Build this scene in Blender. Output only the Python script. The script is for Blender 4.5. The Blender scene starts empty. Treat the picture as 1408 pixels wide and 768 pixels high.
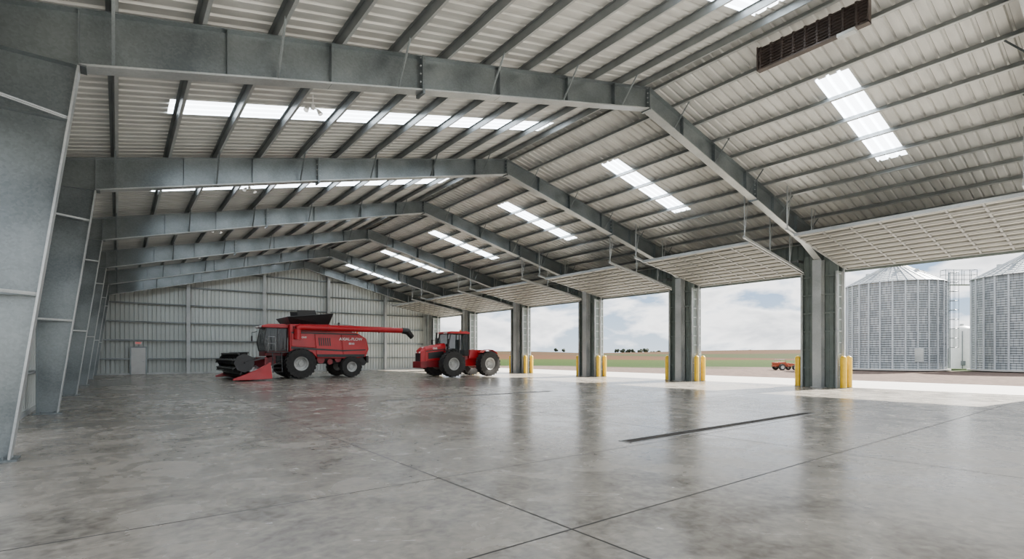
import bpy, bmesh, math, random
from mathutils import Vector, Matrix, noise as mnoise
random.seed(4)
SC=bpy.context.scene; COL=SC.collection

# ------------------------------------------------------------------ materials
def nmat(name):
    m=bpy.data.materials.new(name); m.use_nodes=True
    nt=m.node_tree; b=nt.nodes['Principled BSDF']; return m,nt,b
def N(nt,t,**k):
    n=nt.nodes.new(t)
    for a,v in k.items(): setattr(n,a,v)
    return n
def mat(name,col,rough=.5,metal=0.0,ns=None,na=.15,stretch=None,spec=.5,alpha=1):
    m,nt,b=nmat(name)
    b.inputs['Base Color'].default_value=(*col,1); b.inputs['Roughness'].default_value=rough
    b.inputs['Metallic'].default_value=metal; b.inputs['Specular IOR Level'].default_value=spec; b.inputs['Alpha'].default_value=alpha
    if ns:
        tc=N(nt,'ShaderNodeTexCoord'); src=tc.outputs['Object']
        if stretch:
            mp=N(nt,'ShaderNodeMapping'); mp.inputs['Scale'].default_value=stretch
            nt.links.new(src,mp.inputs['Vector']); src=mp.outputs['Vector']
        no=N(nt,'ShaderNodeTexNoise'); no.inputs['Scale'].default_value=ns; no.inputs['Detail'].default_value=5
        nt.links.new(src,no.inputs['Vector'])
        r=N(nt,'ShaderNodeValToRGB')
        r.color_ramp.elements[0].position=.3; r.color_ramp.elements[1].position=.7
        r.color_ramp.elements[0].color=(*[c*(1-na) for c in col],1)
        r.color_ramp.elements[1].color=(*[min(1,c*(1+na)) for c in col],1)
        nt.links.new(no.outputs['Fac'],r.inputs['Fac']); nt.links.new(r.outputs['Color'],b.inputs['Base Color'])
    return m
def emis(name,col,s):
    m,nt,b=nmat(name); b.inputs['Base Color'].default_value=(*col,1)
    b.inputs['Emission Color'].default_value=(*col,1); b.inputs['Emission Strength'].default_value=s; return m
def galv(name,lo,hi,metal=.5,rough=.4):
    m,nt,b=nmat(name); tc=N(nt,'ShaderNodeTexCoord')
    n1=N(nt,'ShaderNodeTexNoise'); n1.inputs['Scale'].default_value=.7; n1.inputs['Detail'].default_value=4; n1.inputs['Distortion'].default_value=.3
    v=N(nt,'ShaderNodeTexVoronoi'); v.inputs['Scale'].default_value=30
    nt.links.new(tc.outputs['Object'],n1.inputs['Vector']); nt.links.new(tc.outputs['Object'],v.inputs['Vector'])
    ad=N(nt,'ShaderNodeMath',operation='MULTIPLY_ADD'); ad.inputs[1].default_value=.12
    sp=N(nt,'ShaderNodeSeparateColor'); nt.links.new(v.outputs['Color'],sp.inputs[0])
    nt.links.new(sp.outputs[0],ad.inputs[0]); nt.links.new(n1.outputs['Fac'],ad.inputs[2])
    r=N(nt,'ShaderNodeValToRGB'); r.color_ramp.elements[0].position=.36; r.color_ramp.elements[1].position=.78
    r.color_ramp.elements[0].color=(*lo,1); r.color_ramp.elements[1].color=(*hi,1)
    nt.links.new(ad.outputs[0],r.inputs['Fac']); nt.links.new(r.outputs['Color'],b.inputs['Base Color'])
    b.inputs['Metallic'].default_value=metal; b.inputs['Roughness'].default_value=rough
    return m
M={}
M['galv']=galv('galvanized',(.125,.145,.152),(.25,.28,.288),.65,.30)
M['galvl']=galv('galvanized_light',(.34,.36,.36),(.54,.56,.555),.45,.38)
M['purlin']=mat('purlin_steel',(.22,.235,.235),.38,.5,ns=1.5,na=.2)
M['deck']=mat('roof_sheet',(.55,.55,.525),.42,.2,ns=1.2,na=.16,stretch=(.6,3,1))
M['wall']=mat('wall_sheet',(.50,.53,.51),.5,.1,ns=.5,na=.05,stretch=(2,2,.5))
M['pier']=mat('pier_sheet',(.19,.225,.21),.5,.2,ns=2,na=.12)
M['door']=mat('door_skin',(.66,.65,.59),.5,.0,ns=1.5,na=.08)
M['doorrib']=mat('door_rib',(.27,.27,.255),.45,.2,ns=2,na=.1)
M['yellow']=mat('bollard_yellow',(.80,.50,.010),.4,0,ns=5,na=.1)
M['red']=mat('machine_red',(.44,.005,.012),.28,0,ns=2,na=.1)
M['redd']=mat('machine_red_dark',(.20,.005,.010),.4,0,ns=4,na=.2)
M['black']=mat('black_paint',(.012,.012,.013),.4,0,ns=4,na=.3)
M['rubber']=mat('tyre_rubber',(.022,.021,.020),.8,0,ns=6,na=.35)
M['rim']=mat('rim_paint',(.42,.42,.40),.4,.1,ns=4,na=.15)
M['glass']=mat('cab_glass',(.02,.028,.03),.08,.0,ns=.5,na=.1,spec=.4,alpha=.72)
M['steel']=mat('bare_steel',(.30,.30,.30),.35,.8,ns=6,na=.2)
M['white']=mat('white_paint',(.80,.80,.78),.4,0,ns=3,na=.05)
M['doorgrey']=mat('service_door_paint',(.62,.62,.60),.4,0,ns=3,na=.05)
M['amber']=mat('amber_lens',(.9,.30,.02),.3,0,ns=3,na=.05)
M['brown']=mat('brown_sheet',(.06,.045,.038),.5,.2,ns=3,na=.3)
M['sky']=emis('skylight_panel',(.86,.93,1.0),9.0)  # emission stands in for diffused daylight coming through the panels
M['drain']=mat('drain_grate',(.05,.044,.036),.6,.4,ns=6,na=.4)
M['orange']=mat('orange_paint',(.30,.05,.012),.5,0,ns=4,na=.15)
M['bark']=mat('bark',(.10,.07,.05),.9,0,ns=2,na=.2)
M['leaf']=mat('foliage',(.018,.027,.012),.9,0,ns=.6,na=.4)
M['exit']=emis('sign_red',(.8,.05,.03),.6)
M['lamp']=emis('lamp_lens',(1,1,.97),.6)

def silo_mat():
    m,nt,b=nmat('silo_steel'); tc=N(nt,'ShaderNodeTexCoord')
    w=N(nt,'ShaderNodeTexWave',bands_direction='Z'); w.inputs['Scale'].default_value=1.3; w.inputs['Distortion'].default_value=0
    nt.links.new(tc.outputs['Object'],w.inputs['Vector'])
    bp=N(nt,'ShaderNodeBump'); bp.inputs['Strength'].default_value=.7; bp.inputs['Distance'].default_value=.08
    nt.links.new(w.outputs['Fac'],bp.inputs['Height']); nt.links.new(bp.outputs['Normal'],b.inputs['Normal'])
    br=N(nt,'ShaderNodeTexBrick'); br.inputs['Scale'].default_value=1; br.inputs['Brick Width'].default_value=.085; br.inputs['Row Height'].default_value=.8
    br.inputs['Color1'].default_value=(.23,.255,.265,1); br.inputs['Color2'].default_value=(.36,.385,.395,1); br.inputs['Mortar'].default_value=(.16,.18,.19,1); br.inputs['Mortar Size'].default_value=.006
    # angle around the wall / height as brick coordinates
    sx=N(nt,'ShaderNodeSeparateXYZ'); nt.links.new(tc.outputs['Object'],sx.inputs[0])
    at=N(nt,'ShaderNodeMath',operation='ARCTAN2'); nt.links.new(sx.outputs[1],at.inputs[0]); nt.links.new(sx.outputs[0],at.inputs[1])
    cb=N(nt,'ShaderNodeCombineXYZ'); nt.links.new(at.outputs[0],cb.inputs[0]); nt.links.new(sx.outputs[2],cb.inputs[1])
    nt.links.new(cb.outputs[0],br.inputs['Vector']); nt.links.new(br.outputs['Color'],b.inputs['Base Color'])
    b.inputs['Metallic'].default_value=.35; b.inputs['Roughness'].default_value=.42
    return m
M['silo']=silo_mat()
M['silorib']=mat('silo_stiffener',(.42,.45,.47),.4,.3,ns=1,na=.1)

def floor_mat():
    m,nt,b=nmat('polished_concrete'); L=nt.links.new
    tc=N(nt,'ShaderNodeTexCoord'); P=tc.outputs['Object']
    def noise(s,d,dist=0):
        n=N(nt,'ShaderNodeTexNoise'); n.inputs['Scale'].default_value=s; n.inputs['Detail'].default_value=d
        n.inputs['Distortion'].default_value=dist; L(P,n.inputs['Vector']); return n.outputs['Fac']
    def mth(op,a,bb,c=None):
        n=N(nt,'ShaderNodeMath',operation=op)
        for i,v in enumerate((a,bb,c)):
            if v is None: continue
            if isinstance(v,(int,float)): n.inputs[i].default_value=v
            else: L(v,n.inputs[i])
        return n.outputs[0]
    n1=noise(.15,3,.5); n2=noise(1.3,9,1.0); n3=noise(9,7,.5)
    s=mth('MULTIPLY_ADD',n2,.42,mth('MULTIPLY',n1,.26)); s=mth('MULTIPLY_ADD',n3,.32,s)
    r=N(nt,'ShaderNodeValToRGB'); e=r.color_ramp.elements
    e[0].position=.38; e[0].color=(.125,.113,.095,1); e[1].position=.62; e[1].color=(.35,.318,.268,1)
    L(s,r.inputs['Fac'])
    sx=N(nt,'ShaderNodeSeparateXYZ'); L(P,sx.inputs[0])
    tot=None
    for ax,vals in ((0,(3.3,9.3,15.3,21.3)),(1,(-.5,3.4,5.85,10.8,18.6,26.5,34.8,43))):
        for v in vals:
            q=mth('LESS_THAN',mth('ABSOLUTE',mth('SUBTRACT',sx.outputs[ax],v),0),.012)
            tot=q if tot is None else mth('MAXIMUM',tot,q)
    mx=N(nt,'ShaderNodeMix',data_type='RGBA'); L(tot,mx.inputs[0]); L(r.outputs['Color'],mx.inputs[6]); mx.inputs[7].default_value=(.025,.023,.02,1)
    L(mx.outputs[2],b.inputs['Base Color'])
    mr=N(nt,'ShaderNodeMapRange'); mr.inputs['From Min'].default_value=.38; mr.inputs['From Max'].default_value=.62
    mr.inputs['To Min'].default_value=.20; mr.inputs['To Max'].default_value=.31
    L(mth('MULTIPLY_ADD',n1,.5,mth('MULTIPLY',n2,.5)),mr.inputs['Value'])
    ra=mth('MAXIMUM',mr.outputs['Result'],mth('MULTIPLY',tot,.8)); L(ra,b.inputs['Roughness'])
    b.inputs['Specular IOR Level'].default_value=.42
    return m
M['floor']=floor_mat()
M['apron']=mat('apron_concrete',(.50,.48,.44),.7,0,ns=.6,na=.08)

def ground_mat():
    m,nt,b=nmat('farm_ground'); L=nt.links.new
    tc=N(nt,'ShaderNodeTexCoord'); P=tc.outputs['Object']
    ln=N(nt,'ShaderNodeVectorMath',operation='LENGTH'); L(P,ln.inputs[0])
    no=N(nt,'ShaderNodeTexNoise'); no.inputs['Scale'].default_value=.02; no.inputs['Detail'].default_value=4; L(P,no.inputs['Vector'])
    ad=N(nt,'ShaderNodeMath',operation='MULTIPLY_ADD'); L(no.outputs['Fac'],ad.inputs[0]); ad.inputs[1].default_value=50; L(ln.outputs['Value'],ad.inputs[2])
    mr=N(nt,'ShaderNodeMapRange'); mr.inputs['From Min'].default_value=0; mr.inputs['From Max'].default_value=1000; L(ad.outputs[0],mr.inputs['Value'])
    r=N(nt,'ShaderNodeValToRGB'); L(mr.outputs['Result'],r.inputs['Fac'])
    e=r.color_ramp.elements; e[0].position=0; e[0].color=(.13,.095,.078,1); e[1].position=1; e[1].color=(.022,.032,.012,1)
    for p,c in ((.098,(.13,.095,.078)),(.102,(.020,.042,.005)),(.17,(.032,.052,.007)),(.178,(.07,.033,.013)),(.30,(.058,.028,.011)),(.33,(.028,.038,.010)),(.42,(.032,.04,.012)),(.45,(.062,.033,.014)),(.62,(.055,.03,.013)),(.66,(.022,.032,.012))):
        k=e.new(p); k.color=(*c,1)
    n2=N(nt,'ShaderNodeTexNoise'); n2.inputs['Scale'].default_value=2.5; n2.inputs['Detail'].default_value=6; L(P,n2.inputs['Vector'])
    mx=N(nt,'ShaderNodeMix',data_type='RGBA',blend_type='MULTIPLY'); mx.inputs[0].default_value=.7
    r2=N(nt,'ShaderNodeValToRGB'); r2.color_ramp.elements[0].color=(.45,.45,.45,1); r2.color_ramp.elements[0].position=.3; r2.color_ramp.elements[1].color=(1.3,1.3,1.3,1);r2.color_ramp.elements[1].position=.7
    L(n2.outputs['Fac'],r2.inputs['Fac']); L(r.outputs['Color'],mx.inputs[6]); L(r2.outputs['Color'],mx.inputs[7])
    L(mx.outputs[2],b.inputs['Base Color']); b.inputs['Roughness'].default_value=.95
    b.inputs['Specular IOR Level'].default_value=.05
    return m
M['ground']=ground_mat()

# ------------------------------------------------------------------ mesh builder
class MB:
    def __init__(s): s.v=[]; s.f=[]; s.m=[]
    def add(s,vs,fs,mi=0):
        o=len(s.v); s.v+= [tuple(p) for p in vs]
        for f in fs: s.f.append([i+o for i in f]); s.m.append(mi)
        return s
    def box(s,x0,x1,y0,y1,z0,z1,mi=0):
        vs=[(x,y,z) for x in (x0,x1) for y in (y0,y1) for z in (z0,z1)]
        return s.add(vs,[(0,1,3,2),(4,6,7,5),(0,4,5,1),(2,3,7,6),(0,2,6,4),(1,5,7,3)],mi)
    def prism(s,poly,ax,a0,a1,mi=0):
        n=len(poly)
        def P(p,a):
            return {'y':(p[0],a,p[1]),'x':(a,p[0],p[1]),'z':(p[0],p[1],a)}[ax]
        vs=[P(p,a0) for p in poly]+[P(p,a1) for p in poly]
        fs=[tuple(range(n)),tuple(range(2*n-1,n-1,-1))]+[(i,(i+1)%n,n+(i+1)%n,n+i) for i in range(n)]
        return s.add(vs,fs,mi)
    def loft(s,a,b,mi=0):
        n=len(a)
        return s.add(list(a)+list(b),[tuple(range(n)),tuple(range(2*n-1,n-1,-1))]+[(i,(i+1)%n,n+(i+1)%n,n+i) for i in range(n)],mi)
    def plate(s,p,q,y0,y1,t,mi=0):
        dx,dz=q[0]-p[0],q[1]-p[1]; l=math.hypot(dx,dz); nx,nz=-dz/l*t/2,dx/l*t/2
        return s.prism([(p[0]-nx,p[1]-nz),(q[0]-nx,q[1]-nz),(q[0]+nx,q[1]+nz),(p[0]+nx,p[1]+nz)],'y',y0,y1,mi)
    def cyl(s,p0,p1,r0,r1=None,n=16,mi=0):
        r1=r0 if r1 is None else r1
        p0=Vector(p0);p1=Vector(p1); d=(p1-p0).normalized()
        u=d.orthogonal().normalized(); w=d.cross(u)
        A=[p0+(u*math.cos(t)+w*math.sin(t))*r0 for t in [2*math.pi*i/n for i in range(n)]]
        B=[p1+(u*math.cos(t)+w*math.sin(t))*r1 for t in [2*math.pi*i/n for i in range(n)]]
        return s.loft(A,B,mi)
    def beam(s,p0,p1,w,h,mi=0):
        p0=Vector(p0);p1=Vector(p1); d=(p1-p0).normalized()
        up=Vector((0,0,1)) if abs(d.z)<.95 else Vector((1,0,0))
        u=d.cross(up).normalized(); v=u.cross(d)
        c=[u*a*w/2+v*b*h/2 for a,b in ((-1,-1),(1,-1),(1,1),(-1,1))]
        return s.loft([p0+k for k in c],[p1+k for k in c],mi)
    def path(s,pts,r,n=10,mi=0):
        for a,b in zip(pts,pts[1:]): s.cyl(a,b,r,r,n,mi)
        return s
    def lathe(s,prof,ax='y',c=(0,0,0),n=32,mi=0):
        k=len(prof); vs=[]
        for i in range(n):
            t=2*math.pi*i/n; ct,st=math.cos(t),math.sin(t)
            for r,a in prof:
                if ax=='y': vs.append((c[0]+r*ct,c[1]+a,c[2]+r*st))
                elif ax=='z': vs.append((c[0]+r*ct,c[1]+r*st,c[2]+a))
                else: vs.append((c[0]+a,c[1]+r*ct,c[2]+r*st))
        fs=[(i*k+j,((i+1)%n)*k+j,((i+1)%n)*k+j+1,i*k+j+1) for i in range(n) for j in range(k-1)]
        return s.add(vs,fs,mi)
    def mesh(s,name,mats,smooth=False,weld=True):
        me=bpy.data.meshes.new(name); me.from_pydata(s.v,[],s.f)
        for m in mats: me.materials.append(M[m] if isinstance(m,str) else m)
        for p,mi in zip(me.polygons,s.m): p.material_index=mi
        bm=bmesh.new(); bm.from_mesh(me)
        if weld: bmesh.ops.remove_doubles(bm,verts=bm.verts,dist=1e-5)
        bmesh.ops.recalc_face_normals(bm,faces=bm.faces); bm.to_mesh(me); bm.free()
        if smooth:
            me.shade_smooth(); me.set_sharp_from_angle(angle=.6)
        return me
    def obj(s,name,mats,parent=None,smooth=False,loc=None,bevel=0,**props):
        o=bpy.data.objects.new(name,s.mesh(name,mats,smooth)); COL.objects.link(o)
        if loc: o.location=loc
        if parent: o.parent=parent
        if bevel:
            b=o.modifiers.new('b','BEVEL'); b.width=bevel; b.segments=2; b.limit_method='ANGLE'
        for k,v in props.items(): o[k]=v
        return o
def empty(name,loc,rz=0,**props):
    o=bpy.data.objects.new(name,None); COL.objects.link(o); o.location=loc; o.rotation_euler=(0,0,rz); o.empty_display_size=.3
    for k,v in props.items(): o[k]=v
    return o
def copy_tree(root,loc,rz=None):
    n=root.copy(); COL.objects.link(n); n.location=loc
    if rz is not None: n.rotation_euler=(0,0,rz)
    for c in list(root.children):
        cc=c.copy(); COL.objects.link(cc); cc.parent=n
        for g in list(c.children):
            gg=g.copy(); COL.objects.link(gg); gg.parent=cc
    return n
def text_part(txt,size,loc,rot,parent,m,name='lettering'):
    cu=bpy.data.curves.new('t','FONT'); cu.body=txt; cu.size=size; cu.extrude=.004; cu.align_x='CENTER'; cu.align_y='CENTER'; cu.offset=.004
    t=bpy.data.objects.new('t',cu); COL.objects.link(t); bpy.context.view_layer.update()
    me=bpy.data.meshes.new_from_object(t.evaluated_get(bpy.context.evaluated_depsgraph_get()))
    bpy.data.objects.remove(t); me.materials.clear(); me.materials.append(M[m])
    o=bpy.data.objects.new(name,me); COL.objects.link(o); o.location=loc; o.rotation_euler=rot; o.parent=parent
    return o

# ------------------------------------------------------------------ dimensions
XL,XR,XRDG=-1.95,28.15,13.9
FY=[2.0,10.8,18.6,26.5,34.8,43.0,51.0]
SL=.229
def rtop(x): return 10.4-SL*abs(x-XRDG)
def roofz(x): return rtop(x)+.21
Y0=-1.0; YB=51.3

def sheet(mb,u0,n,p,h,v0,v1,place,mi=0,skip=None):
    prof=[(0,0),(.66,0),(.75,h),(.91,h),(1,0)]
    for i in range(n):
        if skip and skip(i): continue
        for (a,wa),(b,wb) in zip(prof,prof[1:]):
            ua,ub=u0+(i+a)*p,u0+(i+b)*p
            f0=v0(ua) if callable(v0) else v0; g0=v0(ub) if callable(v0) else v0
            f1=v1(ua) if callable(v1) else v1; g1=v1(ub) if callable(v1) else v1
            mb.add([place(ua,wa,f0),place(ub,wb,g0),place(ub,wb,g1),place(ua,wa,f1)],[(0,1,2,3)],mi)

# ceiling
PER=.3; NC=int(round((YB-Y0)/PER))+1
mids=[6.45,15.1,22.9,30.9,39.2,47.2]
holes=set(); hole_starts=[]
for c in mids:
    k=int(round((c-.45-Y0)/PER)); hole_starts.append(k); holes|={k,k+1,k+2}
place_roof=lambda u,w,v:(v,u,roofz(v)+w)
mb=MB()
for a,b,sk in ((XL-.1,1.0,False),(1.0,13.2,True),(13.2,XRDG,False),(XRDG,16.9,False),(16.9,22.2,True),(22.2,28.7,False)):
    sheet(mb,Y0,NC,PER,.055,a,b,place_roof,skip=(lambda i:i in holes) if sk else None)
mb.obj('ceiling',['deck'],kind='structure')
i=0
for k in hole_starts:
    for a,b in ((1.0,13.2),(16.9,22.2)):
        i+=1; mb=MB(); sheet(mb,Y0+k*PER,3,PER,.055,a-.02,b+.02,place_roof)
        mb.obj('window_%d'%i,['sky'],kind='structure')

# walls: two tall openings in the left wall, out of view, added to let light in
mb=MB()
op=lambda i:(2.6<Y0+i*PER<10.1) or (11.3<Y0+i*PER<14.2)
sheet(mb,Y0,NC,PER,-.04,0,5.2,lambda u,w,v:(XL+w,u,v),skip=op)
sheet(mb,Y0,NC,PER,-.04,5.2,roofz(XL),lambda u,w,v:(XL+w,u,v)); mb.obj('wall_left',['wall'],kind='structure')
mb=MB(); sheet(mb,XL,101,PER,.07,0,lambda x:roofz(x)-.0,lambda u,w,v:(u,YB+w,v)); mb.obj('wall_back',['wall'],kind='structure')
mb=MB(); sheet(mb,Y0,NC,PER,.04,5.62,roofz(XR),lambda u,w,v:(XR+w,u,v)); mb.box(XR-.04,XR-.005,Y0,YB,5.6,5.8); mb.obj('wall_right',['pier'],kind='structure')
mb=MB(); mb.box(XL,XR+.1,Y0,YB,-.15,0); mb.obj('floor',['floor'],kind='structure')
mb=MB(); mb.box(XL+.0,XL+.05,14.5,YB,0,.12); mb.obj('baseboard_left',['galvl'],kind='structure')
mb=MB(); mb.box(XL,XR,YB-.06,YB-.01,0,.12); mb.obj('baseboard_back',['galvl'],kind='structure')

# purlins
ang=math.atan(SL)
def zpurlin(s):
    mb=MB(); t=.008; H=.18; pr=[[(-.07,0),(0,0),(0,t),(-.07,t)],[(-t/2,0),(t/2,0),(t/2,H),(-t/2,H)],[(0,H-t),(.07,H-t),(.07,H),(0,H)],[(-.07,0),(-.07+t,0),(-.07+t,.02),(-.07,.02)]]
    for i,p in enumerate(pr):
        q=[(s*(x*math.cos(ang)+z*math.sin(ang)), -x*math.sin(ang)+z*math.cos(ang)) for x,z in p]
        mb.prism(q,'y',Y0,YB-.05,0 if i in (1,2) else 1)
    return mb.mesh('purlin',['purlin','galvl'])
pm={-1:zpurlin(-1),1:zpurlin(1)}
LP=[-1.32+1.26*k for k in range(12)]+[13.62]
for x in LP:
    for s,xx in ((-1,x),(1,27.8-x)):
        if xx>28.1: continue
        o=bpy.data.objects.new('purlin',pm[s]); COL.objects.link(o); o.location=(xx,0,rtop(xx)+.012)
        o['label']='long galvanized steel roof purlin under the sheeting'; o['category']='purlin'; o['group']='roof purlins'

# girts
for z in (1.1,2.5,3.9,5.3,6.6):
    y0=14.4 if z<5.2 else Y0
    mb=MB(); x0,x1=XL+.01,XL+.2
    mb.box(x0,x1,y0,YB-.05,z,z+.012); mb.box(x1-.012,x1,y0,YB-.05,z,z+.06); mb.box(x0,x1,y0,YB-.05,z+.05,z+.06)
    mb.obj('girt',['galvl'],label='horizontal galvanized girt on the side wall',category='girt',group='side wall girts')
for z in (1.2,2.7,4.2,5.7,7.2,8.7):
    hw=(10.5-z)/SL
    a=max(XL+.25,XRDG-hw); b=min(XR-1.3,XRDG+hw)
    mb=MB(); mb.box(a,b,YB-.16,YB-.01,z,z+.012); mb.box(a,b,YB-.16,YB-.148,z,z+.10); mb.box(a,b,YB-.16,YB-.01,z+.09,z+.10)
    mb.obj('girt',['galv'],label='horizontal galvanized girt on the end wall',category='girt',group='end wall girts')
for x in (4.7,10.6,16.4,22.3):
    h=roofz(x)-.25; mb=MB(); mb.box(x-.12,x+.12,YB-.46,YB-.445,0,h); mb.box(x-.12,x+.12,YB-.18,YB-.165,0,h); mb.box(x-.006,x+.006,YB-.46,YB-.17,0,h); mb.box(x-.18,x+.18,YB-.5,YB-.17,0,.02)
    mb.obj('wall_post',['galvl'],label='vertical steel post standing against the end wall',category='post',group='end wall posts')

# rigid frame -----------------------------------------------------------
def build_frame(y):
    root=empty('steel_frame',(0,y,0),label='galvanized rigid steel portal frame with tapered column and rafters',category='frame',group='portal frames')
    FW=.15; wt=.008
    mb=MB()
    mb.prism([(-1.72,0),(-1.3,0),(-.5,6.19),(-1.72,6.19)],'y',-wt,wt)
    mb.plate((-1.72,0),(-1.72,rtop(-1.72)),-FW,FW,.02); mb.plate((-1.3,0),(-.5,6.19),-FW,FW,.03,1)
    mb.box(-1.8,-1.2,-.2,.2,0,.03)
    for z in (2.5,5.3): mb.box(-1.72,-1.3+.8*z/6.2,-FW*.9,FW*.9,z-.006,z+.006)
    for px,py in ((-1.62,-.14),(-1.62,.14),(-1.36,-.14),(-1.36,.14)): mb.cyl((px,py,.03),(px,py,.08),.02,n=6)
    mb.obj('column',['galv','galvl'],root)
    mb=MB(); bl=[(-.5,6.2),(5.6,7.72),(XRDG,9.72)]
    mb.plate((-1.72,6.2),(-.4,6.2),-FW,FW,.03)
    mb.prism([(-1.70,6.2),(-.5,6.2),(5.6,7.72),(XRDG,9.72),(XRDG,rtop(XRDG)),(-1.70,rtop(-1.70))],'y',-wt,wt)
    mb.plate(bl[0],bl[1],-FW,FW,.035,1); mb.plate(bl[1],bl[2],-FW,FW,.035,1); mb.plate((-1.72,rtop(-1.72)-.01),(XRDG,10.39),-FW,FW,.02)
    for x in (-.5,1.6,3.5,7.8,10.2,12.2):
        zb=6.2+(x+.5)*.2445; mb.box(x-.006,x+.006,-FW*.9,FW*.9,zb,rtop(x)-.02)
    mb.obj('rafter',['galv','galvl'],root)
    mb=MB()
    mb.prism([(XRDG,rtop(XRDG)),(XRDG,9.72),(25.6,6.87),(27.05,6.25),(27.7,6.25),(28.05,rtop(28.05))],'y',-wt,wt)
    mb.plate((XRDG,9.72),(25.6,6.87),-FW,FW,.035,1); mb.plate((25.6,6.87),(27.05,6.25),-FW,FW,.035,1); mb.plate((XRDG,10.39),(28.05,rtop(28.05)-.01),-FW,FW,.02)
    for x in (15.8,17.8,20.1,22.4,24.6,26.2):
        zb=9.72-(x-XRDG)*.2433; mb.box(x-.006,x+.006,-FW*.9,FW*.9,zb,rtop(x)-.02)
    mb.obj('rafter',['galv','galvl'],root)
    for x in (5.6,XRDG,20.9):
        zb=(6.2+(x+.5)*.2445) if x<XRDG else 9.72-(x-XRDG)*.2433
        if x==XRDG: zb=9.72
        mb=MB(); mb.box(x-.03,x+.03,-FW-.02,FW+.02,zb-.07,rtop(x)+.0)
        for k in range(5):
            zz=zb+.03+k*(rtop(x)-zb-.06)/4
            for yy in (-.09,.09): mb.cyl((x-.06,yy,zz),(x+.06,yy,zz),.02,n=6,mi=1)
        mb.obj('splice_plate',['galv','galvl'],root)
    for x in LP[1::2]:
        for xx,zb in ((x,6.2+(x+.5)*.2445),(27.8-x,9.72-(13.9-x)*.2433)):
            if xx>26.8: continue
            mb=MB()
            for sy in (-1,1): mb.beam((xx,sy*.12,zb+.02),(xx,sy*.75,rtop(xx)+.06),.045,.012); mb.beam((xx,sy*.12,zb+.02),(xx,sy*.75,rtop(xx)+.06),.012,.045)
            mb.obj('brace',['galv'],root)
    for z in (2.5,5.3):
        xi=-1.3+.8*z/6.2; mb=MB()
        for sy in (-1,1): mb.beam((xi,sy*.1,z+.03),(-1.76,sy*.75,z+.03),.05,.012); mb.beam((xi,sy*.1,z+.03),(-1.76,sy*.75,z+.03),.012,.05)
        mb.obj('brace',['galvl'],root)
    return root
fr=build_frame(FY[0])
for y in FY[1:-1]: copy_tree(fr,(0,y,0))
copy_tree(fr,(0,FY[-1]-.65,0))

# door piers -------------------------------------------------------------
def build_pier(y):
    root=empty('door_pier',(0,y,0),label='steel-clad pier with exposed column between overhead doors',category='pier',group='door piers')
    mb=MB(); H=6.22
    mb.box(26.98,27.0,-.2,.2,0,H); mb.box(27.0,27.4,-.008,.008,0,H); mb.box(27.38,27.4,-.2,.2,0,H); mb.box(26.9,27.45,-.27,.27,0,.03)
    for z in (1.5,3,4.5): mb.box(27.0,27.38,-.18,.18,z,z+.012)
    mb.obj('column',['galvl'],root)
    for sy in (-1,1):
        mb=MB()
        a,b=(.2,.78)
        n=3; p=(b-a)/n
        sheet(mb,a,n,p,.03,0,6.5,lambda u,w,v:(27.48-w,sy*u,v))
        for z in (.9,1.8,2.7,3.6,4.5,5.4): mb.box(27.36,27.44,min(sy*a,sy*b),max(sy*a,sy*b),z,z+.07)
        mb.obj('siding',['pier'],root)
        Y=lambda a,b:(min(sy*a,sy*b),max(sy*a,sy*b))
        mb=MB(); mb.box(27.2,27.28,*Y(.75,.84),0,5.6); mb.box(27.28,28.1,*Y(.80,.82),0,5.6,1)
        mb.box(28.02,28.10,*Y(.74,.85),0,5.6)
        for z in [.5+.55*k for k in range(10)]: mb.box(27.3,28.0,*Y(.82,.86),z,z+.05)
        mb.box(27.62,27.70,*Y(.82,.87),0,5.6)
        mb.obj('jamb',['galvl','pier'],root)
    mb=MB(); mb.box(28.04,28.1,-.74,.74,0,5.6); mb.obj('siding',['pier'],root)
    return root
pr=build_pier(FY[0])
for y in FY[1:-1]: copy_tree(pr,(0,y,0))
copy_tree(pr,(0,FY[-1]-.65,0))

# bollards
def build_bollard():
    root=empty('bollard',(28.02,FY[0]+1.03,0),label='yellow steel bollard guarding a door pier',category='bollard',group='yellow bollards')
    mb=MB(); mb.lathe([(0,0),(.135,0),(.135,1.42),(.12,1.47),(.07,1.52),(0,1.54)],'z',n=20); mb.obj('post',['yellow'],root,smooth=True)
    mb=MB(); mb.lathe([(0,0),(.16,0),(.16,.02),(.12,.02)],'z',n=20); mb.obj('base_plate',['galv'],root)
    return root
bl=build_bollard()
for k,y in enumerate(FY):
    for dy in (-1.03,1.03):
        for x in (27.35,28.02):
            if (k==0 and (dy<0 or x>28)) or (k==6 and dy>0): continue
            copy_tree(bl,(x,y+dy-(.65 if k==6 else 0),0))

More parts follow.
